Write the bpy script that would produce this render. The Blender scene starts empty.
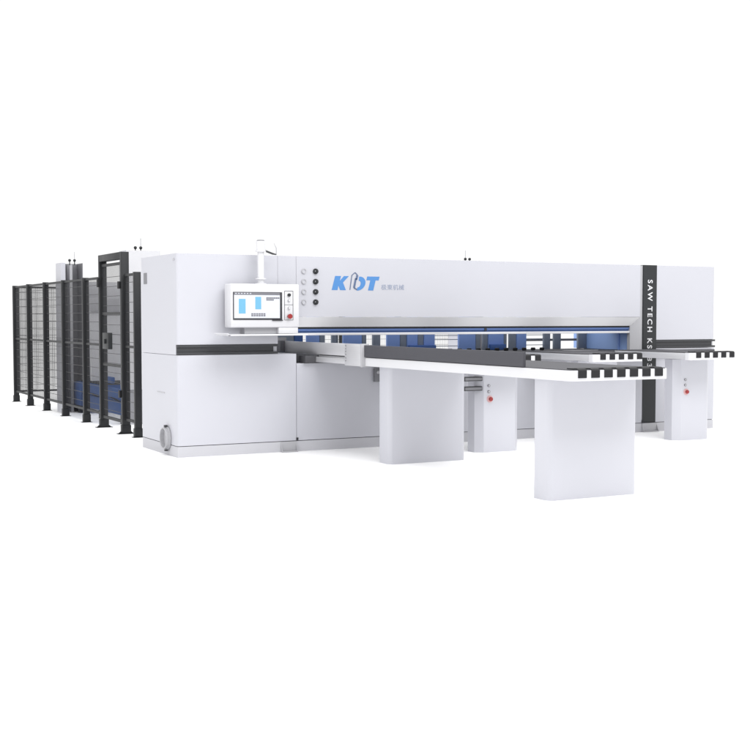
import bpy, bmesh, math
from mathutils import Vector
COL = bpy.context.scene.collection
ORG = {}                                   # world base point of each thing

# ------------------------------------------------------------------ materials
def mat(name, col, rough=0.45, metal=0.0, noise=0.02, scale=6.0, emit=0.0, spec=0.5, stretch=None, bump=0.0):
    m = bpy.data.materials.new(name); m.use_nodes = True
    nt = m.node_tree; b = nt.nodes['Principled BSDF']
    tc = nt.nodes.new('ShaderNodeTexCoord'); mp = nt.nodes.new('ShaderNodeMapping')
    if stretch: mp.inputs['Scale'].default_value = stretch
    nz = nt.nodes.new('ShaderNodeTexNoise'); nz.inputs['Scale'].default_value = scale; nz.inputs['Detail'].default_value = 5
    nt.links.new(tc.outputs['Object'], mp.inputs['Vector']); nt.links.new(mp.outputs['Vector'], nz.inputs['Vector'])
    mr = nt.nodes.new('ShaderNodeMapRange')
    mr.inputs['To Min'].default_value = 1 - noise; mr.inputs['To Max'].default_value = 1 + noise
    nt.links.new(nz.outputs['Fac'], mr.inputs['Value'])
    mx = nt.nodes.new('ShaderNodeVectorMath'); mx.operation = 'SCALE'
    mx.inputs[0].default_value = col; nt.links.new(mr.outputs['Result'], mx.inputs['Scale'])
    nt.links.new(mx.outputs['Vector'], b.inputs['Base Color'])
    rr = nt.nodes.new('ShaderNodeMapRange')
    rr.inputs['To Min'].default_value = max(0.02, rough - 0.08); rr.inputs['To Max'].default_value = min(1, rough + 0.08)
    nt.links.new(nz.outputs['Fac'], rr.inputs['Value']); nt.links.new(rr.outputs['Result'], b.inputs['Roughness'])
    b.inputs['Metallic'].default_value = metal
    b.inputs['Specular IOR Level'].default_value = spec
    if bump:
        bp = nt.nodes.new('ShaderNodeBump'); bp.inputs['Strength'].default_value = bump; bp.inputs['Distance'].default_value = 0.002
        nt.links.new(nz.outputs['Fac'], bp.inputs['Height']); nt.links.new(bp.outputs['Normal'], b.inputs['Normal'])
    if emit:
        b.inputs['Emission Color'].default_value = (*col, 1); b.inputs['Emission Strength'].default_value = emit
    return m
M = dict(
 white=mat('white_paint', (.485,.488,.530), .38, noise=.012, scale=3),
 table_white=mat('table_white_paint', (.60,.60,.62), .4, noise=.01),
 side=mat('side_paint', (.475,.481,.525), .4, noise=.012, scale=3),
 lip=mat('lip_floor_lit', (.82,.82,.84), .5, noise=.02),  # beam lip colour lightened to stand in for light coming up off the floor
 bevel=mat('grey_paint', (.42,.42,.44), .5, noise=.02),
 light_grey=mat('light_grey_paint', (.40,.40,.42), .5, noise=.02),
 plinth=mat('plinth_paint', (.47,.47,.50), .5, noise=.03),
 mid_grey=mat('mid_grey_paint', (.17,.17,.185), .5, noise=.04),
 dark_grey=mat('dark_grey_paint', (.035,.036,.04), .55, noise=.05),
 graphite=mat('graphite_paint', (.021,.023,.025), .5, noise=.06, spec=.35),
 board=mat('dark_board', (.062,.062,.072), .65, noise=.05, scale=20, spec=.3),
 black=mat('black_rubber', (.012,.012,.014), .6, noise=.1, spec=.3),
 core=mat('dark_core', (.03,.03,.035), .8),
 fence=mat('fence_paint', (.014,.015,.017), .5, noise=.06, spec=.35),
 wire=mat('wire_paint', (.022,.022,.025), .5),
 alu=mat('brushed_aluminium', (.60,.60,.615), .40, .45, noise=.1, scale=5, stretch=(1, .4, 30), bump=.05),
 steel=mat('table_steel', (.075,.075,.082), .75, .0, noise=.06, scale=9, stretch=(8, .4, 1), spec=.2),
 blue=mat('machine_blue', (.24,.38,.78), .45, noise=.05),
 pale_blue=mat('pale_blue', (.30,.45,.80), .4, noise=.05),
 beam_blue=mat('beam_blue', (.07,.13,.32), .4, noise=.05),
 post_grey=mat('post_grey', (.22,.26,.33), .5, noise=.05),
 navy=mat('navy_blue', (.04 ,.11,.34), .4, noise=.05),
 lift_blue=mat('lift_blue', (.015,.085,.30), .5, noise=.08),
 logo=mat('logo_blue', (.065,.215,.50), .5, noise=.0),
 logo_grey=mat('logo_slate', (.09,.13,.23), .5, noise=.0),
 glyph=mat('lettering_slate', (.28,.32,.42), .5, noise=.0),
 letter=mat('lettering_white', (.6,.6,.62), .5, noise=.0),
 red=mat('red_plastic', (.27,.018,.018), .35),
 pink=mat('button_collar', (.62,.36,.36), .5),
 shell=mat('terminal_white', (.62,.62,.64), .35, noise=.008),
 screen=mat('screen_white', (.56,.58,.63), .3, emit=.10, noise=0),
 screen_blue=mat('screen_blue', (.13,.35,.52), .3, emit=.15, noise=0),
 screen_grey=mat('screen_grey', (.16,.16,.18), .4, emit=.05, noise=0),
 bezel=mat('screen_bezel', (.03,.03,.035), .35),
 floor=mat('studio_floor', (.97,.97,.97), .9, noise=.0, spec=.1),
)

# ------------------------------------------------------------------ mesh helpers
def box(bm, x0, x1, y0, y1, z0, z1, bev=0.0, seg=2, edges=None):
    vs = [bm.verts.new(p) for p in ((x0,y0,z0),(x1,y0,z0),(x1,y1,z0),(x0,y1,z0),(x0,y0,z1),(x1,y0,z1),(x1,y1,z1),(x0,y1,z1))]
    fs = [bm.faces.new([vs[i] for i in f]) for f in ((0,3,2,1),(4,5,6,7),(0,1,5,4),(1,2,6,5),(2,3,7,6),(3,0,4,7))]
    if bev:
        es = {e for f in fs for e in f.edges}
        if edges: es = [e for e in es if edges(e.verts[0].co, e.verts[1].co)]
        bmesh.ops.bevel(bm, geom=list(es), offset=bev, segments=seg, affect='EDGES', profile=.5)
    return bm
def prism(bm, pts, axis, a, b, bev=0.0, sel=None, seg=3):
    """extrude a 2-D outline along an axis: x -> pts are (y,z); y -> (x,z); z -> (x,y)"""
    def P(p, t): return {'x':(t,p[0],p[1]), 'y':(p[0],t,p[1]), 'z':(p[0],p[1],t)}[axis]
    lo = [bm.verts.new(P(p,a)) for p in pts]; hi = [bm.verts.new(P(p,b)) for p in pts]
    n = len(pts); fs = [bm.faces.new(lo), bm.faces.new(hi[::-1])]
    for i in range(n): fs.append(bm.faces.new([lo[i], hi[i], hi[(i+1)%n], lo[(i+1)%n]]))
    bmesh.ops.recalc_face_normals(bm, faces=fs)
    if bev:
        es = [e for e in {e for f in fs for e in f.edges} if sel is None or sel(e.verts[0].co, e.verts[1].co)]
        bmesh.ops.bevel(bm, geom=es, offset=bev, segments=seg, affect='EDGES', profile=.5)
    return bm
def cyl(bm, p, q, r, seg=20, r2=None):
    p = Vector(p); q = Vector(q); d = (q-p).normalized()
    u = d.orthogonal().normalized(); v = d.cross(u); r2 = r if r2 is None else r2
    A = [bm.verts.new(p+(u*math.cos(t)+v*math.sin(t))*r) for t in [2*math.pi*i/seg for i in range(seg)]]
    B = [bm.verts.new(q+(u*math.cos(t)+v*math.sin(t))*r2) for t in [2*math.pi*i/seg for i in range(seg)]]
    fs = [bm.faces.new(A[::-1]), bm.faces.new(B)] + [bm.faces.new([A[i],A[(i+1)%seg],B[(i+1)%seg],B[i]]) for i in range(seg)]
    bmesh.ops.recalc_face_normals(bm, faces=fs)
    return bm
def tube(bm, p, q, ro, ri, seg=28):
    """open pipe with a wall"""
    p = Vector(p); q = Vector(q); d = (q-p).normalized(); u = d.orthogonal().normalized(); v = d.cross(u)
    R = []
    for c, r in ((p,ro),(q,ro),(q,ri),(p,ri)):
        R.append([bm.verts.new(c+(u*math.cos(2*math.pi*i/seg)+v*math.sin(2*math.pi*i/seg))*r) for i in range(seg)])
    fs = []
    for k in range(4):
        A, B = R[k], R[(k+1)%4]
        fs += [bm.faces.new([A[i],A[(i+1)%seg],B[(i+1)%seg],B[i]]) for i in range(seg)]
    bmesh.ops.recalc_face_normals(bm, faces=fs)
    return bm
def sphere(bm, c, r):
    g = bmesh.ops.create_uvsphere(bm, u_segments=14, v_segments=9, radius=r)
    bmesh.ops.translate(bm, verts=g['verts'], vec=c); return bm
def B(): return bmesh.new()
def bx(*a, **k): return box(B(), *a, **k)

def link(name, me, material, parent):
    me.materials.append(M[material])
    o = bpy.data.objects.new(name, me); COL.objects.link(o)
    if parent is not None:
        o.parent = parent
    return o
def root_of(p):
    while p.parent is not None: p = p.parent
    return p
def obj(name, bm, material, parent=None, label=None):
    if parent is not None:
        bmesh.ops.translate(bm, verts=bm.verts, vec=-ORG[root_of(parent).name])
    me = bpy.data.meshes.new(name); bm.to_mesh(me); bm.free()
    for p in me.polygons: p.use_smooth = True
    me.set_sharp_from_angle(angle=math.radians(32))
    o = link(name, me, material, parent)
    if label: o['label'] = label
    return o
def tag(o, label, cat, group=None):
    o['label'] = label; o['category'] = cat
    if group: o['group'] = group
    return o
def thing(name, loc, label, cat, group=None):
    o = bpy.data.objects.new(name, None); COL.objects.link(o); o.location = loc
    o.empty_display_size = .2
    ORG[o.name] = Vector(loc)
    return tag(o, label, cat, group)
def dup(o, parent=None):
    c = o.copy(); COL.objects.link(c); c.parent = parent
    for ch in list(o.children): dup(ch, c)
    return c
def lettering(name, text, material, parent, x0, x1, z0, z1, y, rot=False, depth=.002):
    """a line of type fitted to a box on a wall facing -y; rot: reads downwards"""
    cu = bpy.data.curves.new(name, 'FONT'); cu.body = text; cu.extrude = .02; cu.resolution_u = 4
    if rot: cu.offset = .018; cu.space_character = 1.4
    else: cu.space_character = 1.05
    t = bpy.data.objects.new('tmp', cu); COL.objects.link(t)
    dg = bpy.context.evaluated_depsgraph_get(); dg.update()
    me = bpy.data.meshes.new_from_object(t.evaluated_get(dg)); bpy.data.objects.remove(t)
    xs = [v.co.x for v in me.vertices]; ys = [v.co.y for v in me.vertices]
    a, b, c, d = min(xs), max(xs), min(ys), max(ys); w = ORG[root_of(parent).name]
    for v in me.vertices:
        s = (v.co.x-a)/(b-a); r = (v.co.y-c)/(d-c); dy = -depth if v.co.z > 0 else 0
        if rot: p = Vector((x0+(x1-x0)*r, y+dy, z1-(z1-z0)*s))
        else: p = Vector((x0+(x1-x0)*s, y+dy, z0+(z1-z0)*r))
        v.co = p - w
    me.materials.clear()
    return link(name, me, material, parent)

# ------------------------------------------------------------------ the floor
o = obj('studio_floor', bx(-400,400,-60,900,-.05,0), 'floor'); o['kind'] = 'structure'

# ------------------------------------------------------------------ the panel saw
H = 2.1; XR = 7.29; DP = 1.2; BD = .46
saw = thing('panel_saw', (0,0,0), 'long white panel saw with black column, blue logo and cabinets at both ends', 'saw machine')
def edge_at(*xs):
    return lambda a, b: abs(a.x-b.x) < 1e-6 and abs(a.y-b.y) < 1e-6 and abs(a.y) < 1e-6 and min(abs(a.x-x) for x in xs) < 1e-6
def upper(x0, x1, rx):
    pts = [(0,1.163),(0,H),(DP,H),(DP,1.058),(.032,1.058),(.032,1.163)]
    return prism(B(), pts, 'x', x0, x1, .028, edge_at(rx))
def groove(x0, x1):
    b = B()
    prism(b, [(-.004,1.136),(-.004,1.159),(.031,1.159),(.031,1.136)], 'x', x0, x1)
    prism(b, [(.014,1.083),(.014,1.1358),(.031,1.1358),(.031,1.083)], 'x', x0, x1-.045)
    prism(b, [(-.004,1.059),(-.004,1.0828),(.031,1.0828),(.031,1.059)], 'x', x0, x1)
    return b
cab = obj('end_cabinet', upper(0, 1.122, 0), 'white', saw)
obj('groove_strip', groove(.006, 1.122), 'dark_grey', cab)
obj('cabinet_door', box(B(), 0, 1.336, 0, DP, .119, 1.054, .028, 3, edge_at(0)), 'white', cab)
obj('nameplate', bx(-.004,0,.995,1.105,1.81,1.93), 'mid_grey', cab)
obj('latch', bx(-.005,0,.40,.66,.646,.654), 'bevel', cab)
obj('cap', bx(-.01,.0,.05,.09,2.03,2.045), 'bevel', cab)
d = obj('duct_port', tube(tube(B(), (0,.31,.18), (-.055,.31,.18), .114, .103), (-.006,.31,.18), (-.026,.31,.18), .123, .1145), 'light_grey', cab)
obj('duct_back', cyl(B(), (-.004,.31,.18), (-.012,.31,.18), .104, 28), 'bevel', d)
obj('clamp_screw', bx(-.045,-.012,.28,.31,.298,.318), 'dark_grey', d); obj('clamp_screw', bx(-.045,-.012,.27,.30,.047,.062), 'dark_grey', d)
# filler and beam housing share one section with a slanted lower lip
sec = [(0,1.448),(0,H),(BD,H),(BD,1.36),(.085,1.34)]
obj('filler_panel', prism(B(), sec, 'x', 1.1245, 1.3365), 'white', saw)
beam = obj('beam_cover', prism(B(), [(0,1.451),(0,H),(BD,H),(BD,1.451)], 'x', 1.3395, 6.05), 'white', saw)
obj('slanted_lip', prism(B(), [(0,1.448),(BD,1.448),(BD,1.36),(.085,1.34)], 'x', 1.3395, 6.05), 'lip', beam)
# right opening post with matching slant
obj('opening_post', prism(B(), [(6.05,0),(6.05,.14),(5.965,.14),(5.965,.085)], 'z', 1.034, 1.4475), 'bevel', saw)
obj('inner_wall', bx(6.0,6.05,.1405,DP,1.034,1.4475), 'pale_blue', saw)
obj('inner_edge', bx(5.985,5.9995,.33,.36,1.034,1.4475), 'blue', saw)
obj('seam_strip', bx(6.0525,6.098,.012,DP,1.034,H-.005), 'bevel', saw)
# blue air-cushion bar and bright pressure rail under the beam
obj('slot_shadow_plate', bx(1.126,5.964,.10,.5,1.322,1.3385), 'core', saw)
p = obj('pressure_beam', prism(B(), [(.11,1.2905),(.10,1.298),(.10,1.318),(.13,1.3215),(.42,1.3215),(.42,1.285),(.13,1.285)], 'x', 1.126, 5.964), 'beam_blue', saw)
obj('beam_underside', bx(1.126,5.964,.118,.42,1.278,1.2848), 'navy', p)
obj('pressure_rail', box(B(), 1.126,5.964,.088,.36,1.248,1.2755,.004), 'table_white', p)
obj('joint', bx(3.80,3.83,.092,.099,1.286,1.32), 'core', p)
# lower body
obj('front_panel', bx(1.341,6.098,0,DP,.119,.95), 'white', saw)
obj('machine_bed', bx(1.42,7.25,-.055,-.002,.958,1.0335,.004), 'steel', saw)
obj('bed_plate', bx(1.42,5.962,.0,DP,.955,1.031), 'steel', saw)
obj('recess_liner', bx(1.342,1.419,.10,DP,.9515,1.03), 'core', saw)
obj('ruler', bx(5.10,5.62,.28,.33,1.0315,1.036), 'alu', saw)
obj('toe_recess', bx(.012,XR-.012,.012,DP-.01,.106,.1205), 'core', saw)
obj('plinth', box(B(), 0,XR,0,DP,.0,.112,.02,2,edge_at(0)), 'plinth', saw)
def foot(x0, x1):
    b = B()
    box(b, x0,x1,-.05,-.001,.002,.012); box(b, x0,x1,-.008,-.0012,.0125,.108)
    for x in (x0, x1-.008):
        prism(b, [(-.0082,.0125),(-.0082,.09),(-.045,.0125)], 'x', x, x+.008)
    return b
obj('floor_bracket', foot(1.15,1.335), 'light_grey', saw); obj('floor_bracket', foot(6.10,6.34), 'light_grey', saw)
obj('plinth_stop', bx(1.333,1.355,-.012,-.001,.122,.15), 'core', saw); obj('plinth_stop', bx(6.09,6.115,-.012,-.0045,.116,.15), 'core', saw)
# black column and lettering
colm = obj('column', bx(6.1005,6.3145,-.004,DP,.1225,H+.002), 'graphite', saw)
lettering('lettering', 'SAW TECH KS', 'letter', colm, 6.168, 6.246, 1.052, 1.918, -.0042, True)
lettering('lettering', '-832', 'letter', colm, 6.17, 6.246, .73, 1.012, -.0042, True)
rc = obj('end_cabinet', upper(6.3175, XR, XR), 'white', saw)
obj('groove_strip', groove(6.3175, XR+.012), 'dark_grey', rc)
obj('cabinet_door', box(B(), 6.3175,XR,0,DP,.119,1.054), 'white', rc)
# gauges: four clear rings and four black knobs on the beam
for z in (1.941, 1.830, 1.720, 1.609):
    g = obj('gauge', tube(B(), (1.427,-.001,z), (1.427,-.014,z), .027, .019, 24), 'bevel', beam)
    obj('gauge_face', cyl(B(), (1.427,-.001,z), (1.427,-.008,z), .0188, 24), 'white', g)
    k = obj('selector_knob', cyl(B(), (1.566,-.001,z), (1.566,-.02,z), .031, 24, .028), 'graphite', beam)
    obj('knob_grip', box(B(), 1.560,1.572,-.034,-.0202,z-.024,z+.024,.003), 'graphite', k)
    obj('indicator', bx(1.553,1.559,-.0222,-.0205,z-.006,z+.010), 'bevel', k)
# blue logo
def LP(cx, cy): return (1.76+(cx-97)/8.33*.01234, 1.896-(cy-132)/8.33*.01085)
def shape(b, pts, y=-.0022, t=.002):
    prism(b, [LP(*q) for q in pts], 'y', y, y+t)
b = B()
shape(b, [(97,250),(126,132),(174,132),(164,172),(198,132),(238,132),(190,186),(214,250),(166,250),(152,212),(145,250)])
shape(b, [(392,132),(496,132),(488,164),(462,164),(442,250),(398,250),(418,164),(385,164)])
c0 = (322,193); out = []; inn = []
for i in range(19):
    t = math.radians(-96 + i*192/18); ex, ey = c0[0]-2+56*math.cos(t), c0[1]+59*math.sin(t)
    out.append((ex-(ey-c0[1])*.18, ey)); jx, jy = c0[0]-4+19*math.cos(t), c0[1]+4+28*math.sin(t); inn.append((jx-(jy-c0[1])*.18, jy))
for i in range(18): shape(b, [out[i], out[i+1], inn[i+1], inn[i]])
obj('logo', b, 'logo', beam)
b = B()
for (p0, p1, w) in (((247,246),(263,124),6),((263,124),(289,101),6),((289,101),(309,120),7),((309,122),(300,160),16),((296,150),(281,230),15),((281,230),(306,244),10)):
    dx, dy = p1[0]-p0[0], p1[1]-p0[1]; L = math.hypot(dx,dy); nx, ny = -dy/L*w/2, dx/L*w/2
    shape(b, [(p0[0]+nx,p0[1]+ny),(p1[0]+nx,p1[1]+ny),(p1[0]-nx,p1[1]-ny),(p0[0]-nx,p0[1]-ny)], y=-.0045)
obj('logo_outline', b, 'logo_grey', beam)
lettering('lettering', '极東机械', 'glyph', beam, 2.372, 2.662, 1.751, 1.812, -.0005)
# socket under the bed
j = obj('junction_box', box(B(), 2.27,2.40,-.045,-.001,.73,.878,.004), 'mid_grey', saw)
obj('socket', cyl(B(), (2.31,-.046,.835), (2.31,-.052,.835), .018, 14), 'light_grey', j); obj('socket', cyl(B(), (2.36,-.046,.775), (2.36,-.052,.775), .014, 14), 'light_grey', j)

# ------------------------------------------------------------------ carriage seen through the slot
car = thing('pusher_carriage', (3.8,1.1,1.031), 'blue and grey pusher carriage seen in the slot under the white beam', 'machine carriage')
def block(x0, x1, m, z0=1.034, z1=1.45, y0=1.0, y1=1.04, name='carriage_housing'):
    return obj(name, bx(x0,x1,y0,y1,z0,z1,.006), m, car)
for x0, x1, m in ((1.76,1.87,'navy'),(1.92,2.085,'blue'),(2.40,2.645,'blue'),(2.99,3.165,'blue'),(3.265,3.415,'blue'),(3.505,3.66,'blue'),
                  (4.01,4.255,'blue'),(4.445,4.68,'blue'),(4.88,5.03,'blue')):
    block(x0, x1, m)
block(6.08, 6.90, 'pale_blue', y0=1.21, y1=1.4)
for x0, x1 in ((2.09,2.16),(2.25,2.31),(2.65,2.71),(2.80,2.90),(3.17,3.26),(3.42,3.50),(4.26,4.33),(4.37,4.44),(4.685,4.73),(4.77,4.87),(5.31,5.41),(5.47,5.58),(5.86,6.0)):
    block(x0, x1, 'post_grey', y0=1.005, y1=1.045, name='guide_post')
block(6.54,6.57,'navy', y0=1.17,y1=1.205,name='guide_post')
for x0, x1 in ((3.27,3.65),(4.45,4.68),(6.1,6.9)):
    block(x0, x1, 'navy', 1.034, 1.105, .95, .995, 'clamp_rail')
obj('cross_rail', bx(5.05,6.0,1.16,1.2,1.135,1.165), 'mid_grey', car)
for x0, x1 in ((3.662,3.995),(5.032,5.308)):
    for z in (1.085,1.165,1.215):
        obj('grille_bar', bx(x0,x1,1.01,1.02,z,z+.009), 'post_grey', car)
for x0, x1 in ((1.45,1.755),(2.32,2.33)):
    block(x0, x1, 'post_grey', name='guide_post')
for i in range(12):
    x = 3.42+i*.134
    obj('gripper_finger', box(B(), x,x+.060,.50,.53,1.034,1.072,.010), 'black', car)

# ------------------------------------------------------------------ air tables
ZT = 1.04
def rounded(x0, x1, y0, y1, r, back=False):
    pts = []
    for cx, cy, a0 in ((x0+r,y0+r,180),(x1-r,y0+r,270)):
        for i in range(7):
            t = math.radians(a0+15*i); pts.append((cx+r*math.cos(t), cy+r*math.sin(t)))
    return pts + [(x1,y1),(x0,y1)]
def pedestal(x0, x1, y0, dep, cx, cy, parent):
    ym = y0+dep
    pts = [(x0,y0+cy),(x0+cx*.12,y0+cy*.72),(x0+cx*.88,y0+.004),(x0+cx*1.2,y0),(x1-cx*1.2,y0),(x1-cx*.88,y0+.004),(x1-cx*.12,y0+cy*.72),(x1,y0+cy),(x1,ym),(x0,ym)]
    if cx > .06: pts = [(x0,y0+cy),(x0+cx,y0),(x1-cx,y0),(x1,y0+cy),(x1,ym),(x0,ym)]
    return obj('pedestal', prism(B(), pts, 'z', 0, .9555), 'white', parent)
def strips(parent, x0, n, w, pitch, yf, long_=.14):
    obj('rubber_edge', bx(x0-.02, x0+(n-1)*pitch+w-.004, yf+.035, yf+.11, 1.0462, 1.0548, .002), 'black', parent)
    for i in range(n):
        a = x0+i*pitch; b = B()
        prism(b, [(yf-.006,.982),(yf-.006,1.038),(yf+.001,1.048),(yf+.016,1.0535),(yf+.03,1.0535),(yf+.03,1.0462),(yf-.0005,1.0462),(yf-.0005,.982)], 'x', a, a+w)
        box(b, a, a+w, yf+.0301, yf+long_, 1.0462, 1.0535)
        obj('rubber_strip', b, 'black', parent)
# the long one
t1 = thing('air_table', (2.05,-2.3,0), 'longest grey topped table on two broad white pedestals, nearest the camera', 'machine table', 'air tables in front of the panel saw')
X0, X1, YF = 1.57, 2.53, -4.54
top = obj('table_frame', prism(B(), rounded(X0, X1, YF, -1.10, .045), 'z', .958, ZT), 'table_white', t1)
obj('rear_frame', bx(X0+.004, X1-.004, -1.0995, -.058, .962, ZT-.003, .003), 'alu', t1)
obj('tabletop', prism(B(), rounded(X0+.012, X1-.012, YF+.004, -.062, .045), 'z', ZT+.0005, ZT+.006), 'steel', t1)
strips(t1, X0+.068, 7, .079, .1245, YF)
pedestal(1.62, 2.505, -4.205, .2, .035, .045, t1); pedestal(1.65, 2.535, -1.52, .2, .035, .045, t1)
# dark stop fence on its left edge and the silver rail behind
gf = thing('guide_fence', (1.57,-1.5,1.047), 'upright guide fence, dark board with silver rail behind, along the longest table', 'guide fence')
obj('fence_board', box(B(), 1.558,1.588,-3.925,-1.141,1.0475,1.166,.003), 'board', gf)
obj('fence_rail', box(B(), 1.556,1.60,-.768,.81,1.0475,1.174,.003), 'alu', gf)
obj('rail_end', bx(1.50,1.60,.8105,.95,1.05,1.178), 'mid_grey', gf)
obj('rail_guide', bx(1.50,1.59,.84,.92,1.1795,1.215), 'light_grey', gf)
pl = obj('end_plate', box(B(), 1.535,1.5535,-1.138,-.77,.952,1.177,.003), 'alu', gf, 'pale end plate')
obj('plate_edge', box(B(), 1.527,1.61,-1.165,-1.139,.946,1.18,.003), 'light_grey', pl)
for z in (1.155,1.125,1.095,1.065,1.03,1.0): obj('screw', cyl(B(), (1.5345,-.80,z), (1.53,-.80,z), .006, 8), 'mid_grey', pl)
obj('lower_rail', box(B(), 1.545,1.566,-.769,.3,.965,1.022,.003), 'alu', gf)
# the three short ones
def short_table(x0, label):
    t = thing('air_table', (x0+.345,-.7,0), label, 'machine table', 'air tables in front of the panel saw')
    x1 = x0+.69; yf = -1.40
    obj('table_frame', bx(x0+.004, x1-.004, yf+.0805, -.058, .965, ZT-.003, .003), 'alu', t)
    obj('end_cap', prism(B(), rounded(x0, x1, yf, yf+.08, .03), 'z', .958, ZT), 'table_white', t)
    obj('tabletop', prism(B(), rounded(x0+.01, x1-.01, yf+.004, -.062, .03), 'z', ZT+.0005, ZT+.006), 'steel', t)
    strips(t, x0+.092, 5, .073, .127, yf)
    px = x0+.11
    pd = pedestal(px, px+.55, -1.055, .2, .075, .07, t)
    s = obj('emergency_stop', cyl(cyl(B(), (px+.15,-1.0602,.573), (px+.15,-1.075,.573), .012), (px+.15,-1.0752,.573), (px+.15,-1.088,.573), .023, 24, .020), 'red', pd)
    obj('stop_collar', cyl(B(), (px+.15,-1.0552,.573), (px+.15,-1.060,.573), .037), 'pink', s)
    for z in (.715,.652):
        q = obj('push_button', tube(B(), (px+.135,-1.0552,z), (px+.135,-1.066,z), .014, .009, 16), 'mid_grey', pd)
        obj('button_face', cyl(B(), (px+.135,-1.0552,z), (px+.135,-1.064,z), .0088, 16), 'shell', q)
    return t
t2 = short_table(2.865, 'short table with black tipped end, half hidden by the dark guide fence board')
for zz in (.767,.664):
    br = obj('bracket_arm', box(B(), 2.80,3.04,-1.045,-.985,zz,zz+.047,.004), 'dark_grey', t2)
    obj('bracket_end', bx(2.792,2.7995,-1.04,-.99,zz+.006,zz+.041), 'core', br)
    obj('bracket_face', bx(2.82,3.03,-1.05,-1.0455,zz+.010,zz+.037), 'mid_grey', br)
for dx, lab in ((1.37,'short black tipped table between the near long one and the black column'),(2.74,'rightmost short table with black tipped end, in front of the right cabinet')):
    hold = [c for c in t2.children if not c.name.startswith('bracket_arm')]
    r = t2.copy(); COL.objects.link(r); r.location.x += dx; r['label'] = lab
    for c in hold: dup(c, r)

# ------------------------------------------------------------------ control terminal
ct = thing('control_terminal', (.87,-.15,1.25), 'white touch screen control terminal hanging before the left cabinet', 'control panel')
hs = obj('housing', box(B(), .497,1.262,-.25,-.06,1.338,1.79,.012,3), 'shell', ct)
obj('bezel', box(B(), .518,1.064,-.256,-.2502,1.418,1.706,.002), 'bezel', ct)
sc = obj('screen', bx(.528,1.037,-.2585,-.2562,1.436,1.674), 'screen', ct)
obj('title_bar', bx(.528,1.037,-.2585,-.2562,1.6745,1.700), 'screen_grey', sc)
obj('display_panel', bx(.579,.653,-.2600,-.2587,1.484,1.634), 'screen_blue', sc); obj('display_panel', bx(.761,.826,-.2600,-.2587,1.528,1.656), 'screen_blue', sc)
b = B()
for i in range(6):
    for k in range(2): box(b, .716+i*.027,.738+i*.027,-.2600,-.2587,1.455+k*.018,1.469+k*.018)
for i in range(7):
    for k in range(2):
        if not (k == 0 and i > 3): box(b, .884+i*.0215,.902+i*.0215,-.2600,-.2587,1.618+k*.019,1.634+k*.019)
obj('display_table', b, 'screen_grey', sc)
b = B(); [box(b, .54+i*.032,.556+i*.032,-.2600,-.2587,1.686,1.694) for i in range(6)]; obj('display_icon', b, 'screen', sc)
obj('screen_clip', bx(.95,1.07,-.262,-.2565,1.408,1.419), 'bezel', ct)
b = B()
for a in ((1.091,1.0945,1.415,1.722),(1.1875,1.191,1.415,1.722),(1.0945,1.1875,1.415,1.4185),(1.0945,1.1875,1.7185,1.722),(1.0945,1.1875,1.575,1.5775)):
    box(b, a[0],a[1],-.2535,-.2502,a[2],a[3])
obj('button_frame', b, 'dark_grey', ct)
for z, m, r in ((1.678,'graphite',.017),(1.622,'light_grey',.014),(1.542,'light_grey',.014)):
    kb = obj('push_button', cyl(B(), (1.142,-.2502,z), (1.142,-.268,z), r, 18), m, ct)
    if m != 'graphite': obj('button_face', cyl(B(), (1.142,-.2682,z), (1.142,-.271,z), r*.72, 18), 'shell', kb)
e = obj('emergency_stop', cyl(B(), (1.142,-.262,1.455), (1.142,-.288,1.455), .023, 22, .026), 'red', ct)
obj('stop_collar', cyl(B(), (1.142,-.2502,1.455), (1.142,-.262,1.455), .019, 18), 'graphite', e)
obj('mount_block', bx(.665,1.028,-.20,-.07,1.274,1.3378), 'light_grey', ct)
obj('button_box', box(B(), 1.0285,1.25,-.246,-.07,1.274,1.3378,.006), 'shell', ct)
tr = obj('keyboard_tray', box(B(), .40,1.25,-.50,-.07,1.258,1.271,.004), 'shell', ct)
obj('tray_lip', prism(B(), [(.3995,1.260),(.372,1.284),(.365,1.279),(.392,1.258)], 'y', -.50, -.10), 'shell', tr)
obj('tray_clip', bx(.372,.39,-.508,-.5005,1.256,1.266), 'mid_grey', tr)
pp = obj('hanger_pipe', cyl(B(), (.868,-.15,1.785), (.868,-.15,2.13), .034, 28), 'shell', ct)
obj('pipe_cap', cyl(cyl(B(), (.868,-.15,2.126), (.868,-.15,2.14), .056, 28), (.868,-.15,2.1402), (.868,-.15,2.238), .048, 28), 'shell', pp)
obj('cap_lid', cyl(B(), (.868,-.15,2.2385), (.868,-.15,2.25), .044, 28, .036), 'mid_grey', pp)
obj('pipe_collar', cyl(B(), (.868,-.15,1.84), (.868,-.15,1.852), .056, 28), 'shell', pp)
obj('pipe_foot', cyl(B(), (.868,-.15,1.788), (.868,-.15,1.80), .056, 28), 'shell', pp)
obj('wall_mount', bx(.70,1.05,-.0598,-.001,1.42,1.70), 'light_grey', ct)
b = B(); cyl(b, (.914,-.15,2.140), (1.0,-.15,2.111), .011, 10); cyl(b, (1.0,-.15,2.111), (1.045,-.15,2.103), .011, 10, .006); obj('latch_lever', b, 'dark_grey', pp)
b = B(); cyl(b, (1.045,-.15,2.104), (1.045,-.15,2.17), .006, 8); cyl(b, (1.045,-.15,2.17), (1.018,-.15,2.22), .005, 8, .003); obj('whip_antenna', b, 'light_grey', pp)

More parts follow.
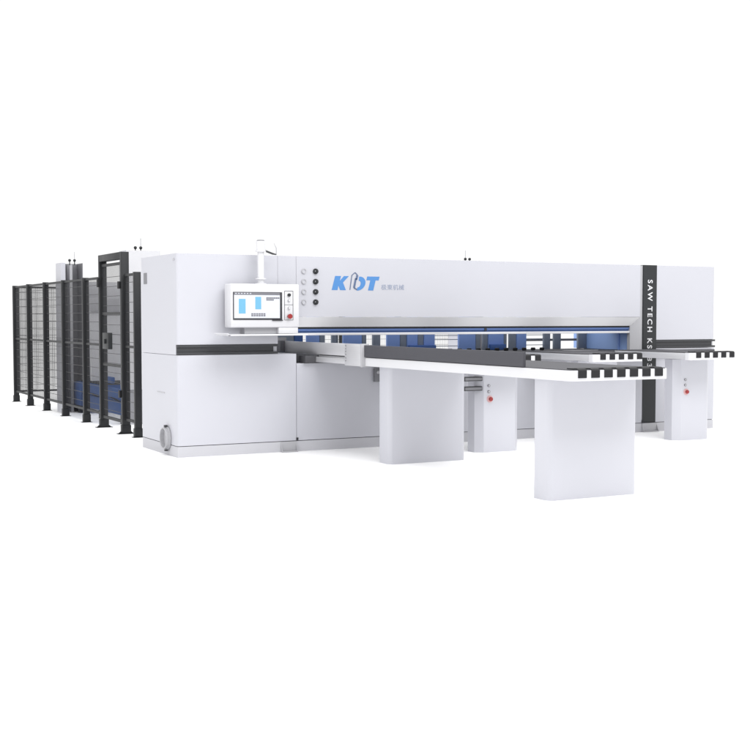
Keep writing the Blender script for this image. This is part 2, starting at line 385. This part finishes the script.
# ------------------------------------------------------------------ safety fence
FX = .28; HF = 1.99
def post(parent, x, y, h, wide=.085, foot_w=.11, along='y', name='post'):
    w = wide/2; b = B(); box(b, x-w,x+w,y-.028,y+.028,.006,h,.004)
    p = obj(name, b, 'fence', parent)
    b = B(); box(b, x-foot_w*.62,x+foot_w*.62,y-.05,y+.05,0,.0058)
    box(b, x-w-.008,x+w+.008,y-.036,y+.036,.0059,.11,.004)
    if foot_w > .15:
        prism(b, [(x-w-.0085,.0059),(x-w-.0085,.035),(x-foot_w*.55,.0059)], 'y', y-.02, y+.02)
        prism(b, [(x+w+.0085,.0059),(x+w+.0085,.035),(x+foot_w*.55,.0059)], 'y', y-.02, y+.02)
    obj('foot', b, 'fence', p)
    return p
def infill(parent, a, b_, z0, z1, along, c, rails, name='mesh_panel', pitch=.030, vp=.122, frame=.03):
    """framed wire mesh between two posts, running along y at x=c (or along x at y=c)"""
    def bb(bm, u0, u1, z0, z1, d):
        if along == 'y': box(bm, c-d, c+d, u0, u1, z0, z1)
        else: box(bm, u0, u1, c-d, c+d, z0, z1)
    f = B(); h = frame
    bb(f, a, b_, z1-h, z1, .015); bb(f, a, b_, z0, z0+h, .015)
    for r in rails: bb(f, a+.0002, b_-.0002, r-h/2, r+h/2, .014)
    bb(f, a, a+.018, z0+h+.0002, z1-h-.0002, .0135); bb(f, b_-.018, b_, z0+h+.0002, z1-h-.0002, .0135)
    p = obj(name, f, 'fence', parent)
    w = B(); n = max(2, int((b_-a)/pitch))
    for i in range(1, n):
        u = a+(b_-a)*i/n; bb(w, u-.0016, u+.0016, z0+h, z1-h, .0016)
    z = z0+vp
    while z < z1-h-.02:
        q = B(); 
        if along == 'y': box(w, c-.0052, c-.0018, a+.018, b_-.018, z-.003, z+.003)
        else: box(w, a+.018, b_-.018, c-.0052, c-.0018, z-.003, z+.003)
        z += vp
    obj('wire_mesh', w, 'wire', p)
    return p
ys = [9.42, 8.31, 7.12, 5.92, 4.72]
fe = thing('safety_fence', (FX,6.5,0), 'dark wire mesh fence along the left side, six bays running back from the cabinet', 'fence')
for y in ys: post(fe, FX, y, HF)
gy = [3.83, 2.82]
bays = [(8.31,9.42),(7.12,8.31),(5.92,7.12),(4.72,5.92),(3.83,4.72)]
for a, c in bays: infill(fe, a+.03, c-.03-(.015 if a==3.83 else 0)+(.0), .165, HF-.01, 'y', FX, [1.085])
post(fe, FX, 2.30, HF); infill(fe, 2.33, gy[1]-.045, .165, HF-.01, 'y', FX, [1.085])
ga = thing('safety_gate', (FX,3.3,0), 'tall dark framed mesh gate in the safety fence, with black lock box', 'gate')
for y in gy: post(ga, FX, y, 2.255, .10, .17)
obj('header', box(B(), FX-.05,FX+.05,gy[1]+.0285,gy[0]-.0285,2.17,2.255,.004), 'fence', ga)
lf = infill(ga, gy[1]+.045, gy[0]-.045, .13, 2.135, 'y', FX-.01, [1.495,.835], 'gate_leaf', frame=.034)
b = box(B(), FX-.085,FX-.03,3.28,3.56,1.04,1.25,.006); lk = obj('lock_box', b, 'graphite', ga)
obj('lock_handle', box(B(), FX-.11,FX-.0855,3.38,3.41,1.11,1.17,.004), 'graphite', lk)
for z in (.45,1.80): obj('hinge', box(B(), FX-.075,FX-.051,gy[1]+.0,gy[1]+.07,z,z+.09,.004), 'black', ga)
obj('gate_switch', box(B(), FX-.08,FX-.051,gy[0]-.06,gy[0]+.01,1.84,1.96,.004), 'black', ga)
# the back run, seen through the side run and through the saw's slot
rf = thing('safety_fence', (4,9.42,0), 'far back run of dark mesh fence, seen through the left side fence', 'fence')
xs = [FX+1.25*i for i in range(1,8)]
for x in xs: post(rf, x, 9.42, HF)
for i, x in enumerate([FX]+xs[:-1]): infill(rf, x+.045, x+1.205, .165, HF-.01, 'x', 9.42, [])

# ------------------------------------------------------------------ things inside the fence
def tower(x, y, w, h, label, flip=False, z0=0):
    t = thing('lift_column', (x,y,z0), label, 'lift column', 'white lift columns behind the fence')
    b = B(); box(b, x,x+.012,y,y+.32,z0,h); box(b, x+.0122,x+w,y+.30,y+.32,z0,h-.001); 
    box(b, x+.0122, x+.07, y, y+.012, z0, h)
    obj('channel', b, 'white', t)
    obj('side_plate', bx(x+w-.012,x+w,y,y+.2998,z0,h-.001), 'mid_grey', t)
    obj('inner_rail', bx(x+.16,x+.20,y+.1,y+.28,z0,h-.02), 'light_grey', t)
    obj('back_plate', bx(x+.074,x+w-.0125,y+.29,y+.2995,z0,h-.005), 'mid_grey', t)
    for i, xx in enumerate((x+.16, x+.235)):
        b = B(); cyl(b, (xx,y+.1,h-.03), (xx,y+.1,h+.03), .008, 8); sphere(b, (xx,y+.1,h+.042), .022)
        k = obj('sensor_knob', b, 'graphite', t)
        if (i == 1) != flip: obj('antenna', cyl(B(), (xx,y+.1,h+.06), (xx,y+.1,h+.17), .005, 8), 'light_grey', k)
    return t
tower(.37, 6.5, .335, 2.27, 'white lift column behind the fence, open side facing, left of the gate')
t = tower(.66, 4.05, .47, 2.345, 'white lift column rising behind the gate, standing on the blue lift table', z0=.4708)
obj('base_block', bx(.668,1.12,4.06,4.36,0,.4700), 'light_grey', t)
obj('front_cover', bx(.6605,1.125,4.04,4.0495,.4708,2.344), 'shell', t)
tower(5.47, 3.35, .42, 2.27, 'lift column behind the beam, only its two dark knobs showing', True)
lt = thing('lift_table', (1.2,5.3,0), 'blue lift table on the floor behind the gate and fence', 'lift table')
obj('base_frame', box(B(), .60,.66,4.0,6.2,.12,.30,.008), 'lift_blue', lt)
obj('deck_frame', box(B(), .585,.662,3.97,6.2,.345,.47,.008), 'lift_blue', lt)
obj('cross_frame', box(B(), .585,2.2,6.205,6.66,.12,.47,.008), 'lift_blue', lt)
for y in (4.1,5.2,6.4):
    obj('foot', bx(.605,.655,y,y+.1,0,.1195), 'dark_grey', lt)
for y in (4.3,5.4): obj('scissor_arm', prism(B(), [(y,.30),(y+.5,.345),(y+.56,.345),(y+.06,.30)], 'x', .61, .65), 'graphite', lt)
for i in range(8): obj('roller', cyl(B(), (.64,5.3+i*.16,.50), (2.15,5.3+i*.16,.50), .028, 12), 'dark_grey', lt)
obj('motor', box(B(), .60,.655,4.6,5.05,.53,.62,.02), 'lift_blue', lt)
ca = thing('rear_cabinet', (1.3,6.9,0), 'white cabinet with grey band behind the blue lift table inside the fence', 'cabinet')
obj('cabinet_body', bx(.82,3.2,6.95,7.4,0,1.74,.006), 'white', ca)
obj('cabinet_band', bx(.80,3.22,6.90,7.42,1.75,2.0,.004), 'bevel', ca)
be = thing('gantry_beam', (2,3.9,1.5), 'grey horizontal gantry beam behind the gate, left end showing through the mesh', 'beam')
obj('beam_body', bx(.42,6.0,5.05,5.2,1.53,1.72,.006), 'bevel', be)
obj('curtain', bx(.45,1.05,5.08,5.14,.55,1.5295), 'shell', be)

# ------------------------------------------------------------------ camera, lamps, world
cam = bpy.data.cameras.new('camera'); co = bpy.data.objects.new('camera', cam); COL.objects.link(co)
co.location = (-4.01156, -11.95863, 1.43766)
co.rotation_euler = (math.radians(90-2.6833), 0, math.radians(-27.8025))
cam.sensor_width = 36; cam.lens = 58.378; cam.clip_end = 3000; cam.clip_start = .1
bpy.context.scene.camera = co
def area(name, loc, tgt, size, power, col=(1,1,1)):
    l = bpy.data.lights.new(name, 'AREA'); l.shape = 'RECTANGLE'; l.size = size[0]; l.size_y = size[1]; l.energy = power; l.color = col
    o = bpy.data.objects.new(name, l); COL.objects.link(o); o.location = loc
    o.rotation_euler = (Vector(tgt)-Vector(loc)).to_track_quat('-Z','Y').to_euler()
area('overhead_softbox', (3,2,9), (3,2,0), (16,18), 1050)
area('left_softbox', (-8,-3,5), (2,-2,1), (5,4), 110)
area('front_softbox', (3,-8.5,9), (3.4,0,1.8), (9,4), 740)
w = bpy.data.worlds.new('World'); bpy.context.scene.world = w; w.use_nodes = True
w.node_tree.nodes['Background'].inputs[0].default_value = (1,1,1,1)
w.node_tree.nodes['Background'].inputs[1].default_value = 1.06
vs = bpy.context.scene.view_settings
vs.view_transform = 'Standard'; vs.look = 'None'; vs.gamma = 1; vs.exposure = 0
